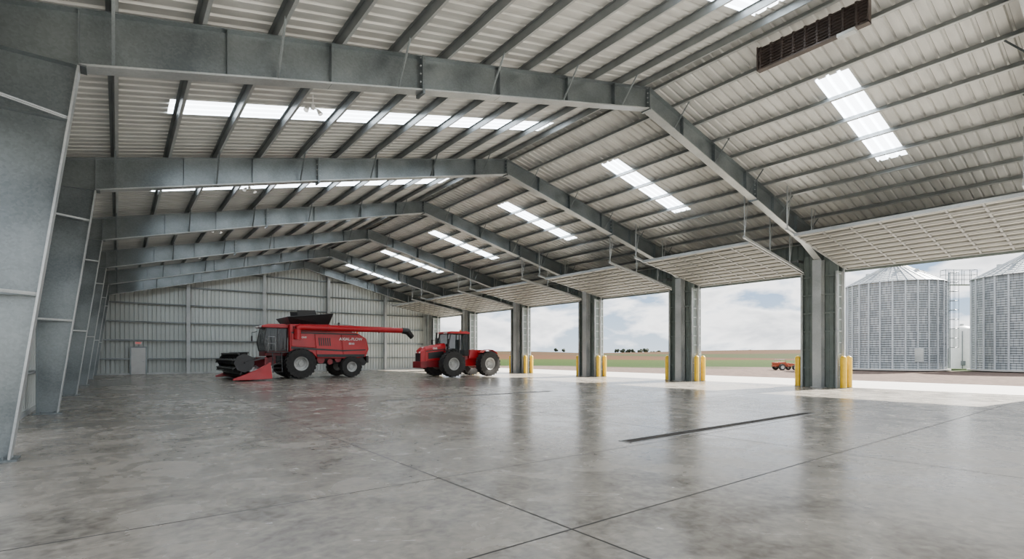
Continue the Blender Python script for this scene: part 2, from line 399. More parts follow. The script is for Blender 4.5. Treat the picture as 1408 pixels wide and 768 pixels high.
# overhead doors ---------------------------------------------------------
def build_door(ya,yb):
    root=empty('overhead_door',(25,(ya+yb)/2,5.7),label='open sectional overhead door raised along sloping tracks under the roof',category='door',group='overhead doors')
    W=(yb-ya)/2; n=10; xa,za,xb,zb=2.85,.05,-2.6,.94
    L=math.hypot(xb-xa,zb-za); a=math.atan2(zb-za,xa-xb); sec=L/n
    mb=MB(); s=sec/2-.012
    mb.box(-s,s,-W,W,0,.03,0)
    for x in (-s,s-.05): mb.box(x,x+.05,-W,W,-.08,0,1)
    mb.box(-.015,.015,-W,W,-.03,0,1)
    k=int(round(2*W/1.0))
    for j in range(k+1):
        y=-W+.03+(2*W-.06)*j/k; mb.box(-s,s,y-.035,y+.035,-.06,0,1)
    base=None
    for j in range(n):
        t=(j+.5)/n; loc=(xa+(xb-xa)*t,0,za+(zb-za)*t)
        if base is None: o=mb.obj('door_section',['door','doorrib'],root); base=o
        else: o=base.copy(); COL.objects.link(o)
        o.location=loc; o.rotation_euler=(0,a,0)
    for sy in (-1,1):
        mb=MB(); y=sy*(W+.06)
        mb.beam((xb-.6,y,zb+.13),(xa,y,za+.03),.07,.10); mb.beam((xa-.12,y,za+.05),(xa-.12,y,-5.7),.07,.08)
        mb.obj('track',['galvl'],root)
        mb=MB()
        for x in (xb-.5,-.8,1.2):
            z=za+(zb-za)*(xa-x)/(xa-xb)+.1; zt=rtop(25+x)-5.7-.02
            mb.beam((x,y,z),(x,y,zt),.04,.04); mb.beam((x,y,z),(x+.35,y,zt),.03,.012)
        mb.obj('track_hanger',['galvl'],root)
    mb=MB(); mb.cyl((2.35,-W,.62),(2.35,W,.62),.03,n=10)
    for y in (-W*.5,W*.5): mb.cyl((2.35,y-.7,.62),(2.35,y+.7,.62),.07,n=12)
    for y in (-W+.05,0,W-.05): mb.box(2.3,2.9,y-.02,y+.02,.55,.69)
    mb.obj('spring_shaft',['steel'],root)
    mb=MB(); mb.beam((xb,-W,zb-.05),(xb,W,zb-.05),.08,.12); mb.obj('bottom_rail',['galvl'],root)
for a,b in zip(FY,FY[1:]):
    build_door(a+.97,b-.97-(.65 if b==51 else 0))

# drains
for y in (6.2,16.8):
    root=empty('trench_drain',(11.2,y,0),label='long dark steel trench drain grate set in the concrete floor',category='drain',group='trench drains')
    mb=MB(); mb.box(-3.85,3.85,-.14,-.115,.0,.006); mb.box(-3.85,3.85,.115,.14,0,.006); mb.box(-3.85,-3.82,-.14,.14,0,.006);mb.box(3.82,3.85,-.14,.14,0,.006)
    mb.obj('drain_frame',['steel'],root)
    mb=MB(); mb.box(-3.82,3.82,-.115,.115,0,.002)
    for k in range(150): x=-3.8+k*.051; mb.box(x,x+.022,-.115,.115,.002,.005)
    mb.obj('grate',['drain'],root)

# personnel door + sign
root=empty('door_1',(1.3,YB-.06,0),kind='structure')
mb=MB(); mb.box(-.47,.47,-.12,-.08,.02,2.15); mb.obj('door_leaf',['doorgrey'],root,bevel=.006)
mb=MB(); mb.box(-.56,-.47,-.14,0,0,2.24); mb.box(.47,.56,-.14,0,0,2.24); mb.box(-.47,.47,-.14,0,2.15,2.24); mb.obj('door_frame',['galv'],root)
mb=MB(); mb.cyl((.36,-.12,1.02),(.36,-.18,1.02),.025,n=10); mb.beam((.36,-.18,1.02),(.25,-.18,1.02),.02,.02); mb.obj('handle',['steel'],root)
root=empty('exit_sign',(1.3,YB-.17,2.42),label='small lit exit sign above the grey door',category='sign')
mb=MB(); mb.box(-.24,.24,-.08,0,0,.2); mb.obj('sign_housing',['white'],root)
text_part('EXIT',.18,(0,-.086,.10),(math.pi/2,0,0),root,'exit')

# ridge vent unit (brown)
root=empty('ridge_ventilator',(14.6,6.0,9.72),label='dark brown corrugated ventilator housing hung under the roof ridge',category='ventilator')
mb=MB(); sheet(mb,-1.35,9,.3,.05,0,.62,lambda u,w,v:(-.06-w,u,v)); 
mb.box(-.02,.02,-1.35,1.35,0,.6); mb.obj('housing',['brown'],root)
mb=MB()
for k in range(7): mb.prism([(-.14,.05+k*.08),(-.05,.09+k*.08),(-.05,.10+k*.08),(-.14,.06+k*.08)],'y',-1.35,1.35)
mb.obj('louver',['brown'],root)
mb=MB(); mb.box(-.14,.04,-1.38,-1.35,-.03,.64); mb.box(-.14,.04,1.35,1.38,-.03,.64); mb.box(-.14,.04,-1.38,1.38,-.04,0); mb.obj('housing_frame',['brown'],root)
mb=MB(); mb.box(-.2,-.02,-1.1,-.7,-.12,-.04); mb.obj('actuator',['galvl'],root)

# hanging lights
def build_light(y):
    root=empty('ceiling_light',(3.86,y,7.72),label='small white twin-head light hanging from a roof purlin',category='light',group='hanging lights')
    mb=MB(); mb.cyl((0,0,.1),(0,0,.36),.01,n=8); mb.box(-.04,.04,-.04,.04,.0,.1); mb.beam((-.13,0,.03),(.13,0,.03),.02,.02); mb.obj('mount',['white'],root)
    for sx in (-1,1):
        mb=MB(); mb.cyl((sx*.11,0,.02),(sx*.18,-.04,-.09),.03,.065,14); mb.obj('lamp_head',['white'],root,smooth=True)
        mb=MB(); mb.cyl((sx*.18,-.04,-.09),(sx*.185,-.043,-.10),.06,.055,14); mb.obj('lamp_lens',['lamp'],root)
    return root
l0=build_light(13.2)
for y in (21.0,29.0,37.4,45.4): copy_tree(l0,(3.86,y,7.72))

# ------------------------------------------------------------------ wheels
def wheel(parent,x,y,r,w,rimr,side,lugs=22,name='wheel'):
    root=empty(name,(x,y,r)); root.parent=parent
    mb=MB(); h=w/2
    mb.lathe([(rimr,-h*.75),(rimr+.03,-h*.9),((r+rimr)/2,-h),(r*.93,-h*.95),(r*.955,-h*.6),(r*.96,0),(r*.955,h*.6),(r*.93,h*.95),((r+rimr)/2,h),(rimr+.03,h*.9),(rimr,h*.75)],'y',n=40)
    for k in range(lugs):
        for s in (-1,1):
            t=2*math.pi*(k+(.5 if s>0 else 0))/lugs; t2=t+.5*2*math.pi/lugs*1.5
            def P(tt,yy,rr): return (rr*math.cos(tt),yy,rr*math.sin(tt))
            d=.22*2*math.pi/lugs
            A=[P(t-d,0,r*.93),P(t+d,0,r*.93),P(t+d,0,r),P(t-d,0,r)]
            B=[P(t2-d,s*h*.98,r*.90),P(t2+d,s*h*.98,r*.90),P(t2+d,s*h*.98,r*.985),P(t2-d,s*h*.98,r*.985)]
            mb.loft(A,B)
    mb.obj('tire',['rubber'],root,smooth=True)
    mb=MB(); s=side
    mb.lathe([(0,s*h*.35),(.13,s*h*.35),(.14,s*h*.15),(rimr*.55,s*h*.1),(rimr*.8,s*h*.3),(rimr*.92,s*h*.75),(rimr+.02,s*h*.85),(rimr+.02,-s*h*.8),(rimr*.9,-s*h*.6),(rimr*.6,-s*h*.1),(0,-s*h*.1)],'y',n=32)
    for k in range(8):
        t=k*math.pi/4; mb.cyl((.2*math.cos(t),s*h*.1,.2*math.sin(t)),(.2*math.cos(t),s*(h*.1+.08),.2*math.sin(t)),.025,n=6)
    mb.obj('rim',['rim'],root,smooth=True)
    return root

# ------------------------------------------------------------------ combine
C=empty('combine_harvester',(9.6,37.3,0),math.radians(180.5),label='red combine harvester with black header and folded unloading auger',category='combine harvester')
mb=MB(); YW=1.38
mb.prism([(.6,1.75),(.6,3.62),(-2.3,3.68),(-2.45,3.25),(-4.4,3.15),(-5.15,2.75),(-5.35,2.0),(-5.1,1.45),(-4.2,1.3),(-1.3,1.35),(-.9,1.75)],'y',-YW,YW)
mb.obj('body',['red'],C,bevel=.05)
for s in (1,-1):
    y0,y1=(YW,YW+.06) if s>0 else (-YW-.06,-YW)
    mb=MB(); mb.prism([(.5,2.15),(.5,3.0),(-1.0,3.05),(-1.15,2.05)],'y',y0,y1); mb.obj('side_panel',['red'],C,bevel=.03)
    mb=MB(); mb.prism([(-1.25,1.5),(-1.1,3.0),(-3.0,3.05),(-3.2,1.5)],'y',y0,y1); mb.obj('side_panel',['red'],C,bevel=.03)
    mb=MB(); mb.prism([(-3.28,1.5),(-3.1,3.05),(-4.4,3.0),(-5.0,2.65),(-5.15,2.0),(-4.9,1.55)],'y',y0,y1); mb.obj('side_panel',['red'],C,bevel=.03)
    mb=MB(); mb.prism([(.4,3.12),(.4,3.5),(-2.2,3.55),(-2.3,3.15)],'y',y0,y1); mb.obj('side_panel',['redd'],C,bevel=.03)
    z1=y1+.02 if s>0 else y1; z0=y0 if s>0 else y0-.02
    mb=MB(); mb.prism([(.5,1.98),(-3.2,1.82),(-5.05,1.9),(-5.05,1.98),(-3.2,1.92),(.5,2.12)],'y',z0,z1); mb.obj('trim_stripe',['black'],C)
    mb=MB(); mb.prism([(.5,3.02),(-4.4,2.98),(-4.4,3.06),(.5,3.10)],'y',z0,z1); mb.obj('trim_stripe',['black'],C)
    mb=MB(); mb.prism([(-1.3,1.42),(-4.9,1.42),(-5.0,1.62),(-1.25,1.62)],'y',z0,z1); mb.obj('lower_shield',['black'],C,bevel=.02)
    mb=MB()
    for k in range(6): mb.prism([(-1.5-.16*k,2.2),(-1.42-.16*k,2.2),(-1.36-.16*k,2.75),(-1.44-.16*k,2.75)],'y',z0,z1)
    mb.obj('vent_grille',['black'],C)
mb=MB(); mb.box(-4.9,1.3,-.75,.75,.95,1.6); mb.prism([(-3.3,1.35),(-4.9,1.5),(-5.3,1.0),(-5.1,.8),(-4.0,.95)],'y',-1.1,1.1)
mb.box(-.3,.3,-1.1,1.1,.7,1.2); mb.box(-4.15,-3.85,-1.15,1.15,.65,.9); mb.obj('chassis',['black'],C,bevel=.03)
mb=MB()
for x,z,r in ((-1.6,1.25,.28),(-2.3,1.1,.2),(-2.9,1.3,.24)): mb.cyl((x,1.15,z),(x,1.3,z),r,n=20)
mb.obj('drive_pulley',['redd'],C,smooth=True)
mb=MB(); t=.03
base=[(.45,-1.15),(.45,1.15),(-2.2,1.15),(-2.2,-1.15)]; top=[(.75,-1.5),(.75,1.5),(-2.45,1.5),(-2.45,-1.5)]
zt=[4.1,4.1,4.45,4.45]
for i in range(4):
    j=(i+1)%4
    a=Vector((*base[i],3.62));b=Vector((*base[j],3.62));c=Vector((*top[j],zt[j]));d=Vector((*top[i],zt[i]))
    nn=(b-a).cross(d-a).normalized()*t
    mb.loft([a,b,c,d],[a+nn,b+nn,c+nn,d+nn])
mb.prism([(-.1,3.8),(.0,4.6),(-1.3,4.65),(-1.7,3.8)],'y',-.9,-.86); mb.prism([(-.1,3.8),(.0,4.6),(-1.3,4.65),(-1.7,3.8)],'y',.86,.9)
mb.obj('grain_tank_extension',['black'],C)
mb=MB(); mb.cyl((-.8,0,3.6),(-.8,0,4.45),.12,n=12); mb.beam((-2.1,0,4.2),(.4,0,4.2),.06,.06); mb.obj('tank_auger',['steel'],C)
cab=empty('cab',(1.33,0,1.85)); cab.parent=C
mb=MB(); mb.prism([(-.95,0),(-.95,1.5),(.75,1.55),(1.0,.55),(.85,0)],'y',-.92,.92); mb.obj('cab_glass',['glass'],cab,bevel=.04)
mb=MB()
for s in (-1,1):
    y=s*.93
    for p,q in (((-.95,0),(-.95,1.5)),((-.1,0),(-.1,1.52)),((.75,1.55),(1.0,.55)),((1.0,.55),(.85,0))): mb.beam((p[0],y,p[1]),(q[0],y,q[1]),.05,.06)
    mb.beam((-.95,y,.02),(.85,y,.02),.05,.08)
mb.beam((.85,-.9,0),(.85,.9,0),.08,.08)
mb.obj('cab_frame',['black'],cab)
mb=MB(); mb.box(-.5,.1,-.3,.3,.05,.5); mb.box(-.6,-.45,-.28,.28,.5,1.15); mb.obj('operator_seat',['black'],cab)
mb=MB(); mb.cyl((.55,0,.0),(.45,0,.6),.05,n=8); mb.cyl((.45,0,.6),(.42,0,.62),.2,n=16); mb.obj('steering_column',['black'],cab)
mb=MB(); mb.prism([(-1.05,1.5),(-1.05,1.68),(-.7,1.78),(.6,1.76),(1.1,1.66),(1.12,1.52)],'y',-1.0,1.0); mb.obj('cab_roof',['red'],cab,bevel=.04)
mb=MB()
for y in (-.75,-.5,-.25,.25,.5,.75): mb.cyl((1.1,y,1.59),(1.16,y,1.59),.06,n=12)
mb.obj('work_light',['white'],cab)
for s in (-1,1):
    mb=MB(); mb.path([(1.0,s*.9,1.3),(1.3,s*1.35,1.25),(1.3,s*1.35,1.0)],.02,8); mb.box(1.27,1.33,s*1.35-.12,s*1.35+.12,.65,1.02)
    mb.obj('mirror',['black'],cab)
mb=MB(); mb.box(-.95,.85,-.9,.9,-.35,0); mb.obj('cab_base',['redd'],cab,bevel=.04)
for o in cab.children:
    for v in o.data.vertices: v.co.x*=.78
mb=MB(); mb.box(.65,2.0,.9,1.5,1.72,1.78); mb.obj('platform',['black'],C)
mb=MB()
for x in (1.15,1.7): mb.beam((x,1.55,1.75),(x,1.75,.45),.05,.05)
for k in range(5): mb.box(1.15,1.7,1.55+.04*k,1.67+.04*k,1.5-.26*k,1.53-.26*k)
mb.obj('ladder',['black'],C)
for paths in ([[(1.95,1.48,1.8),(1.95,1.48,2.75),(1.5,1.48,2.75),(1.5,1.48,1.8)],[(1.5,1.48,2.3),(1.95,1.48,2.3)]],[[(.75,1.48,1.8),(.75,1.48,2.7)]],[[(-2.6,1.3,3.2),(-2.6,1.3,3.75),(-4.2,1.3,3.65),(-4.2,1.3,3.15)],[(-3.4,1.3,3.2),(-3.4,1.3,3.7)]]):
    mb=MB()
    for pts in paths: mb.path(pts,.02,8)
    mb.obj('handrail',['steel'],C)
mb=MB(); mb.prism([(.9,1.2),(1.0,1.7),(2.45,1.15),(2.45,.35)],'y',-.7,.7); mb.obj('feeder_house',['redd'],C,bevel=.04)
for s in (-1,1):
    mb=MB(); mb.cyl((1.0,s*.85,1.1),(2.3,s*.85,.6),.05,n=8); mb.obj('lift_cylinder',['steel'],C)
# header
H=empty('header',(2.45,0,.12)); H.parent=C; HW=3.2
mb=MB(); mb.prism([(0,.15),(0,1.25),(.06,1.25),(.08,.2),(.9,.05),(1.25,.0),(1.25,-.04),(.2,-.02)],'y',-HW,HW); mb.beam((.0,-HW,1.25),(0,HW,1.25),.14,.12); mb.obj('header_frame',['redd'],H)
for s in (-1,1):
    mb=MB(); y=s*HW
    A=[(-.35,y-.12,.0),(-.35,y+.12,.0),(-.25,y+.12,1.0),(-.25,y-.12,1.0)]
    B=[(.6,y-.16,-.04),(.6,y+.16,-.04),(.6,y+.14,.52),(.6,y-.14,.52)]
    D=[(1.8,y-.03,-.06),(1.8,y+.03,-.06),(1.8,y+.02,.04),(1.8,y-.02,.04)]
    mb.loft(A,B); mb.loft(B,D); mb.obj('divider',['red'],H,bevel=.02)
mb=MB(); mb.cyl((.5,-HW+.15,.42),(.5,HW-.15,.42),.2,n=20)
for s in (-1,1):
    nseg=150
    for k in range(nseg):
        t0=k/nseg;t1=(k+1)/nseg
        def Q(t,r): a=t*5*2*math.pi*s; return (.5+r*math.cos(a),s*(HW-.2-(HW-.9)*t),.42+r*math.sin(a))
        mb.add([Q(t0,.2),Q(t0,.34),Q(t1,.34),Q(t1,.2)],[(0,1,2,3)])
mb.obj('auger',['steel'],H)
mb=MB(); rx,rz,rr=1.15,.96,.66
mb.cyl((rx,-HW+.2,rz),(rx,HW-.2,rz),.25,n=14)
for k in range(8):
    a=k*math.pi/4+.3; bx,bz=rx+rr*math.cos(a),rz+rr*math.sin(a)
    mb.plate((rx+.28*math.cos(a),rz+.28*math.sin(a)),(bx,bz),-HW+.2,HW-.2,.02)
    mb.cyl((bx,-HW+.2,bz),(bx,HW-.2,bz),.055,n=8)
    for yy in (-HW+.25,-1.5,0,1.5,HW-.25): mb.beam((rx,yy,rz),(bx,yy,bz),.05,.05)
    for j in range(40):
        yy=-HW+.25+j*(2*HW-.5)/39; mb.cyl((bx,yy,bz),(bx+.05,yy,bz-.24),.014,.008,5)
for yy in (-HW+.22,HW-.22): mb.cyl((rx,yy-.01,rz),(rx,yy+.01,rz),rr*.85,n=8)
mb.obj('reel',['black'],H)
for s in (-1,1):
    mb=MB(); mb.beam((.0,s*(HW-.08),1.3),(1.15,s*(HW-.08),.98),.08,.1)
    mb.obj('reel_arm',['black'],H)
mb=MB(); mb.box(1.2,1.3,-HW+.1,HW-.1,-.05,-.02)
for k in range(60): yy=-HW+.15+k*(2*HW-.3)/59; mb.prism([(yy-.03,-.05),(yy+.03,-.05),(yy+.03,-.02),(yy-.03,-.02)],'x',1.3,1.38)
mb.obj('cutter_bar',['steel'],H)
# unloading auger
mb=MB(); mb.cyl((.15,1.55,2.6),(.15,1.55,3.3),.22,n=20); mb.cyl((.15,1.55,3.3),(-.1,1.62,3.5),.22,.2,n=20); mb.cyl((.0,1.6,3.42),(-7.9,2.05,3.38),.2,.19,n=24)
for t in (.25,.5,.75): mb.cyl((-7.9*t-.03,1.6+.45*t,3.42-.04*t),(-7.9*t+.03,1.6+.45*t,3.42-.04*t),.225,n=24)
mb.beam((-.5,1.6,3.62),(-7.0,1.98,3.58),.05,.04)
mb.obj('unloading_auger',['red'],C,smooth=True)
mb=MB(); mb.cyl((-7.85,2.05,3.38),(-8.35,2.08,3.33),.22,.25,n=20); mb.cyl((-8.3,2.08,3.36),(-8.75,2.1,2.9),.25,.2,n=20); mb.obj('auger_spout',['black'],C,smooth=True)
mb=MB(); mb.cyl((-3.7,-.6,3.1),(-3.7,-.6,3.95),.08,n=12); mb.obj('exhaust',['black'],C)
mb=MB(); mb.cyl((-4.6,.9,3.1),(-4.6,.9,3.3),.07,n=12); mb.obj('beacon',['amber'],C)
mb=MB(); mb.cyl((-3.0,-.3,3.15),(-3.0,-.3,3.45),.32,n=24); mb.box(-4.3,-3.4,-.9,.6,3.1,3.32); mb.obj('engine_cover',['black'],C,bevel=.03)
mb=MB(); mb.box(-5.42,-5.34,-.9,.9,1.6,2.1); mb.box(-5.5,-5.3,-1.0,1.0,1.0,1.5); mb.obj('straw_chopper',['black'],C,bevel=.02)
for o in C.children:
    if o.type=='MESH':
        for v in o.data.vertices:
            if v.co.x<0: v.co.x*=.91
for s in (-1,1):
    wheel(C,0,s*1.6,1.0,.72,.45,s); wheel(C,-3.5,s*1.45,.74,.52,.34,s,18)
text_part('AXIAL-FLOW',.28,(-3.5,YW+.075,2.68),(math.pi/2,0,math.pi),C,'white')
text_part('8010',.20,(-3.55,YW+.075,2.36),(math.pi/2,0,math.pi),C,'white')
text_part('CASE',.14,(-.3,YW+.075,2.75),(math.pi/2,0,math.pi),C,'white')

# ------------------------------------------------------------------ tractor
T=empty('tractor',(18.75,32.6,0),math.radians(180),label='red four-wheel-drive articulated farm tractor with glazed cab',category='tractor')
mb=MB()
A=[(.1,-.50,1.25),(.1,.50,1.25),(.1,.53,2.2),(.1,.36,2.42),(.1,-.36,2.42),(.1,-.53,2.2)]
B=[(1.75,-.46,1.1),(1.75,.46,1.1),(1.75,.48,1.92),(1.75,.32,2.12),(1.75,-.32,2.12),(1.75,-.48,1.92)]
mb.loft(A,B); mb.obj('hood',['red'],T,bevel=.05)
mb=MB()
Cc=[(2.05,-.38,1.1),(2.05,.38,1.1),(2.05,.40,1.7),(2.05,.26,1.88),(2.05,-.26,1.88),(2.05,-.40,1.7)]
mb.loft(B,Cc); mb.obj('hood_nose',['red'],T,bevel=.03)
mb=MB()
for k in range(7): mb.box(2.04,2.08,-.34,.34,1.13+k*.08,1.17+k*.08)
mb.box(2.03,2.06,-.35,.35,1.12,1.68); mb.obj('grille',['black'],T)
for s in (-1,1):
    mb=MB(); mb.box(2.03,2.07,s*.24-.1,s*.24+.1,1.7,1.8); mb.obj('headlight',['white'],T)
    mb=MB(); mb.prism([(.3,1.4),(.3,1.85),(1.5,1.72),(1.5,1.3)],'y',s*.515-.02,s*.515+.02); mb.obj('hood_vent',['black'],T)
    mb=MB(); mb.prism([(.2,1.95),(.2,2.02),(1.7,1.86),(1.7,1.80)],'y',s*.525-.012,s*.525+.012); mb.obj('trim_stripe',['black'],T)
mb=MB(); mb.box(-.7,1.8,-.4,.4,.7,1.3); mb.box(1.7,2.15,-.6,.6,.65,1.12); mb.box(-.2,.2,-1.0,1.0,.75,1.1); mb.obj('front_frame',['redd'],T,bevel=.03)
mb=MB(); mb.box(-4.0,-1.1,-.42,.42,.75,1.35); mb.box(-3.3,-2.9,-1.0,1.0,.75,1.1); mb.prism([(-1.7,1.3),(-1.8,1.95),(-3.0,1.95),(-4.0,1.6),(-4.0,1.3)],'y',-.75,.75); mb.obj('rear_frame',['red'],T,bevel=.04)
mb=MB(); mb.cyl((-.9,0,.6),(-.9,0,1.35),.2,n=16); mb.box(-1.2,-.6,-.25,.25,.75,.95); mb.obj('articulation_joint',['black'],T)
tc=empty('cab',(-.72,0,1.5)); tc.parent=T
mb=MB(); mb.prism([(-.85,0),(-.85,1.6),(.6,1.6),(.82,.6),(.8,0)],'y',-.82,.82); mb.obj('cab_glass',['glass'],tc,bevel=.03)
mb=MB()
for s in (-1,1):
    y=s*.83
    for p,q in (((-.85,0),(-.85,1.6)),((-.1,0),(-.1,1.6)),((.6,1.6),(.82,.6)),((.82,.6),(.8,0))): mb.beam((p[0],y,p[1]),(q[0],y,q[1]),.05,.06)
mb.beam((.6,-.83,1.6),(.6,.83,1.6),.06,.06); mb.beam((-.85,-.83,1.6),(-.85,.83,1.6),.06,.06); mb.obj('cab_frame',['black'],tc)
mb=MB(); mb.box(-.45,.05,-.28,.28,.05,.55); mb.box(-.55,-.42,-.26,.26,.55,1.2); mb.obj('operator_seat',['black'],tc)
mb=MB(); mb.cyl((.5,0,.0),(.4,0,.7),.05,n=8); mb.cyl((.4,0,.7),(.37,0,.72),.2,n=16); mb.obj('steering_column',['black'],tc)
mb=MB(); mb.prism([(-1.0,1.6),(-1.0,1.70),(-.7,1.79),(.6,1.77),(.9,1.67),(.9,1.6)],'y',-.92,.92); mb.obj('cab_roof',['red'],tc,bevel=.04)
for y in (-.7,-.45,.45,.7):
    mb=MB(); mb.box(.89,.94,y-.09,y+.09,1.6,1.67); mb.obj('work_light',['white'],tc)
mb=MB(); mb.box(-.85,.8,-.8,.8,-.3,0); mb.obj('cab_base',['redd'],tc,bevel=.04)
for s in (-1,1):
    mb=MB(); mb.path([(.8,s*.85,1.2),(1.0,s*1.2,1.15)],.02,8); mb.box(.98,1.02,s*1.2-.1,s*1.2+.1,.85,1.2)
    mb.obj('mirror',['black'],tc)
mb=MB(); mb.cyl((-.7,0,1.78),(-.7,0,1.94),.06,n=12); mb.obj('beacon',['amber'],tc)
mb=MB(); mb.cyl((.25,-.58,1.9),(.25,-.58,3.2),.06,n=14); mb.cyl((.25,-.58,2.2),(.25,-.58,2.8),.10,n=14); mb.obj('exhaust',['black'],T)
for s in (-1,1):
    for cx in (0,-3.1):
        mb=MB(); pts=[(cx+1.02*math.cos(a),.95+1.02*math.sin(a)) for a in [math.radians(x) for x in ((65,80,95,110) if cx==0 else (50,68,86,104,122,135))]]
        for p,q in zip(pts,pts[1:]): mb.plate(p,q,min(s*.8,s*1.45),max(s*.8,s*1.45),.03)
        mb.obj('fender',['black'] if cx==0 else ['red'],T)
        wheel(T,cx,s*1.2,.93,.68,.42,s)
mb=MB()
for k in range(4): mb.box(-1.2,-.75,.85,1.1,.5+k*.26,.53+k*.26)
for x in (-1.2,-.75): mb.beam((x,.98,.45),(x,.98,1.5),.04,.04)
mb.obj('step',['black'],T)
mb=MB(); mb.box(-4.5,-4.0,-.1,.1,.55,.7); 
for s in (-1,1): mb.beam((-4.0,s*.4,.9),(-4.7,s*.45,.7),.06,.08); mb.beam((-4.0,s*.4,1.4),(-4.55,s*.45,.8),.05,.05)
mb.obj('hitch',['black'],T)
text_part('CASE',.15,(1.0,.545,2.03),(math.pi/2,0,math.pi),T,'white')

# ------------------------------------------------------------------ outside
mb=MB(); mb.box(XR+.1,36.3,-30,66,-.16,-.01); mb.box(-25,XR+.1,-30,Y0,-.16,-.01); mb.box(-25,XL,Y0,30,-.16,-.01); mb.obj('ground_apron',['apron'],kind='structure')  # slab behind the camera is unseen, added to bounce sunlight indoors
def gh(x,y):
    r=math.hypot(x,y); f=max(0,min(1,(r-110)/500)); return -.17+f*(3.2+8*mnoise.noise(Vector((x/230,y/230,.3))))
radii=[0,40,60,75,90,110,140,180,230,300,390,500,650,850,1100,1500]; NA=144
vs=[(0,0,-.17)]; fs=[]
for ri,r in enumerate(radii[1:]):
    for k in range(NA):
        a=2*math.pi*k/NA; x,y=r*math.cos(a),r*math.sin(a)
        vs.append((x,y,gh(x,y)))
for k in range(NA): fs.append((0,1+k,1+(k+1)%NA))
for ri in range(len(radii)-2):
    o=1+ri*NA
    for k in range(NA): fs.append((o+k,o+NA+k,o+NA+(k+1)%NA,o+(k+1)%NA))
MB().add(vs,fs).obj('ground',['ground'],smooth=True,kind='structure')

def silo(loc,r,h,lab,ladder_a):
    root=empty('grain_silo',loc,0,label=lab,category='silo',group='grain silos')
    mb=MB(); mb.lathe([(r,0),(r,h)],'z',n=72)
    for k in range(26):
        a=2*math.pi*k/26; c,s=math.cos(a),math.sin(a)
        mb.cyl(((r+.03)*c,(r+.03)*s,0),((r+.03)*c,(r+.03)*s,h),.09,n=8,mi=1)
    mb.obj('silo_wall',['silo','silorib'],root,smooth=True)
    mb=MB(); hp=h+r*.5
    mb.lathe([(r+.15,h-.05),(r+.15,h+.02),(.7,hp),(.7,hp+.25),(.75,hp+.28),(0,hp+.55)],'z',n=60)
    for k in range(36):
        a=2*math.pi*k/36; c,s=math.cos(a),math.sin(a)
        mb.beam(((r+.1)*c,(r+.1)*s,h+.05),(.7*c,.7*s,hp+.04),.05,.09,1)
    mb.obj('silo_roof',['silo','silorib'],root)
    vm=None
    for k in range(8):
        a=2*math.pi*(k+.5)/8; q=r*.55; z=h+(r-q)*.5
        if vm is None: vm=MB().cyl((0,0,0),(0,0,.45),.2,n=12).mesh('roof_vent',['galvl'],True)
        o=bpy.data.objects.new('roof_vent',vm); COL.objects.link(o); o.parent=root; o.location=(q*math.cos(a),q*math.sin(a),z)
    mb=MB(); mb.lathe([(0,-.02),(r+.35,-.02),(r+.35,.12),(r,.12)],'z',n=60); mb.obj('silo_base',['apron'],root)
    c,s=math.cos(ladder_a),math.sin(ladder_a); u=Vector((c,s,0)); w=Vector((-s,c,0)); mb=MB()
    p=u*(r+.3)
    for q in (-.25,.25): mb.beam(p+w*q,p+w*q+Vector((0,0,h+1.1)),.06,.06)
    for k in range(int((h+1)/.3)): mb.beam(p-w*.25+Vector((0,0,.3*k+.3)),p+w*.25+Vector((0,0,.3*k+.3)),.035,.035)
    hoops=[]
    for k in range(9):
        z=2.4+k*(h-1.4)/8; pts=[p+w*(.38*math.cos(b))+u*(.75*math.sin(b))+Vector((0,0,z)) for b in [math.pi*j/6 for j in range(7)]]
        mb.path(pts,.03,6); hoops.append(pts)
    for j in (1,3,5):
        mb.path([hh[j] for hh in hoops],.025,6)
    mb.obj('ladder',['galv'],root)
    mb=MB(); d=Vector((-.75,-.66,0)).normalized(); q=d*(r+.12)
    mb.beam(q+Vector((0,0,.9)),q+Vector((0,0,2.3)),.9,.14); mb.obj('access_door',['galvl'],root)
    return root
def camw(lat,d): return (lat*.7934+d*.6088,-lat*.6088+d*.7934)
x,y=camw(42.6,57.2); silo((x,y,-.05),4.45,9.35,'round corrugated galvanized grain silo with conical roof and ladder',math.radians(-68))
x,y=camw(52.8,52); silo((x,y,-.05),4.7,9.5,'round corrugated grain silo beside a white tank',math.radians(30))
x,y=camw(53.6,61.2)
root=empty('storage_tank',(x,y,-.05),label='small white cylindrical storage tank between two grain silos',category='tank')
mb=MB(); mb.lathe([(0,0),(1.15,0),(1.15,4.6),(1.1,4.7),(.6,5.0),(0,5.1)],'z',n=40); mb.obj('tank_shell',['white'],root,smooth=True)
mb=MB(); mb.cyl((0,0,5.0),(0,0,5.3),.2,n=14); mb.obj('hatch',['galvl'],root)
mb=MB(); mb.path([(-1.2,-.3,0),(-1.2,-.3,4.4)],.05,8); mb.box(-1.35,-1.13,-.6,-.2,.4,.9); mb.obj('pipe',['galv'],root)
x,y=camw(55.5,64.2)
root=empty('catwalk',(x,y,-.05),math.radians(-37.5),label='elevated steel catwalk on slim posts between the grain silos',category='catwalk')
mb=MB()
for sx in (-1.5,-.9,2.0): mb.beam((sx,0,0),(sx,0,10.3),.08,.08)
for k in range(20): mb.beam((-1.5,0,.4+k*.5),(-.9,0,.4+k*.5),.05,.05)
mb.obj('post',['galv'],root)
mb=MB(); mb.box(-1.6,2.3,-.4,.4,10.3,10.38)
for sx in (-1.6,-.6,.4,1.4,2.3):
    for sy in (-.4,.4): mb.beam((sx,sy,10.38),(sx,sy,12.2),.05,.05)
for z in (11,11.6,12.2):
    for a,b in (((-1.6,-.4),(2.3,-.4)),((2.3,-.4),(2.3,.4)),((2.3,.4),(-1.6,.4)),((-1.6,.4),(-1.6,-.4))): mb.beam((*a,z),(*b,z),.05,.05)
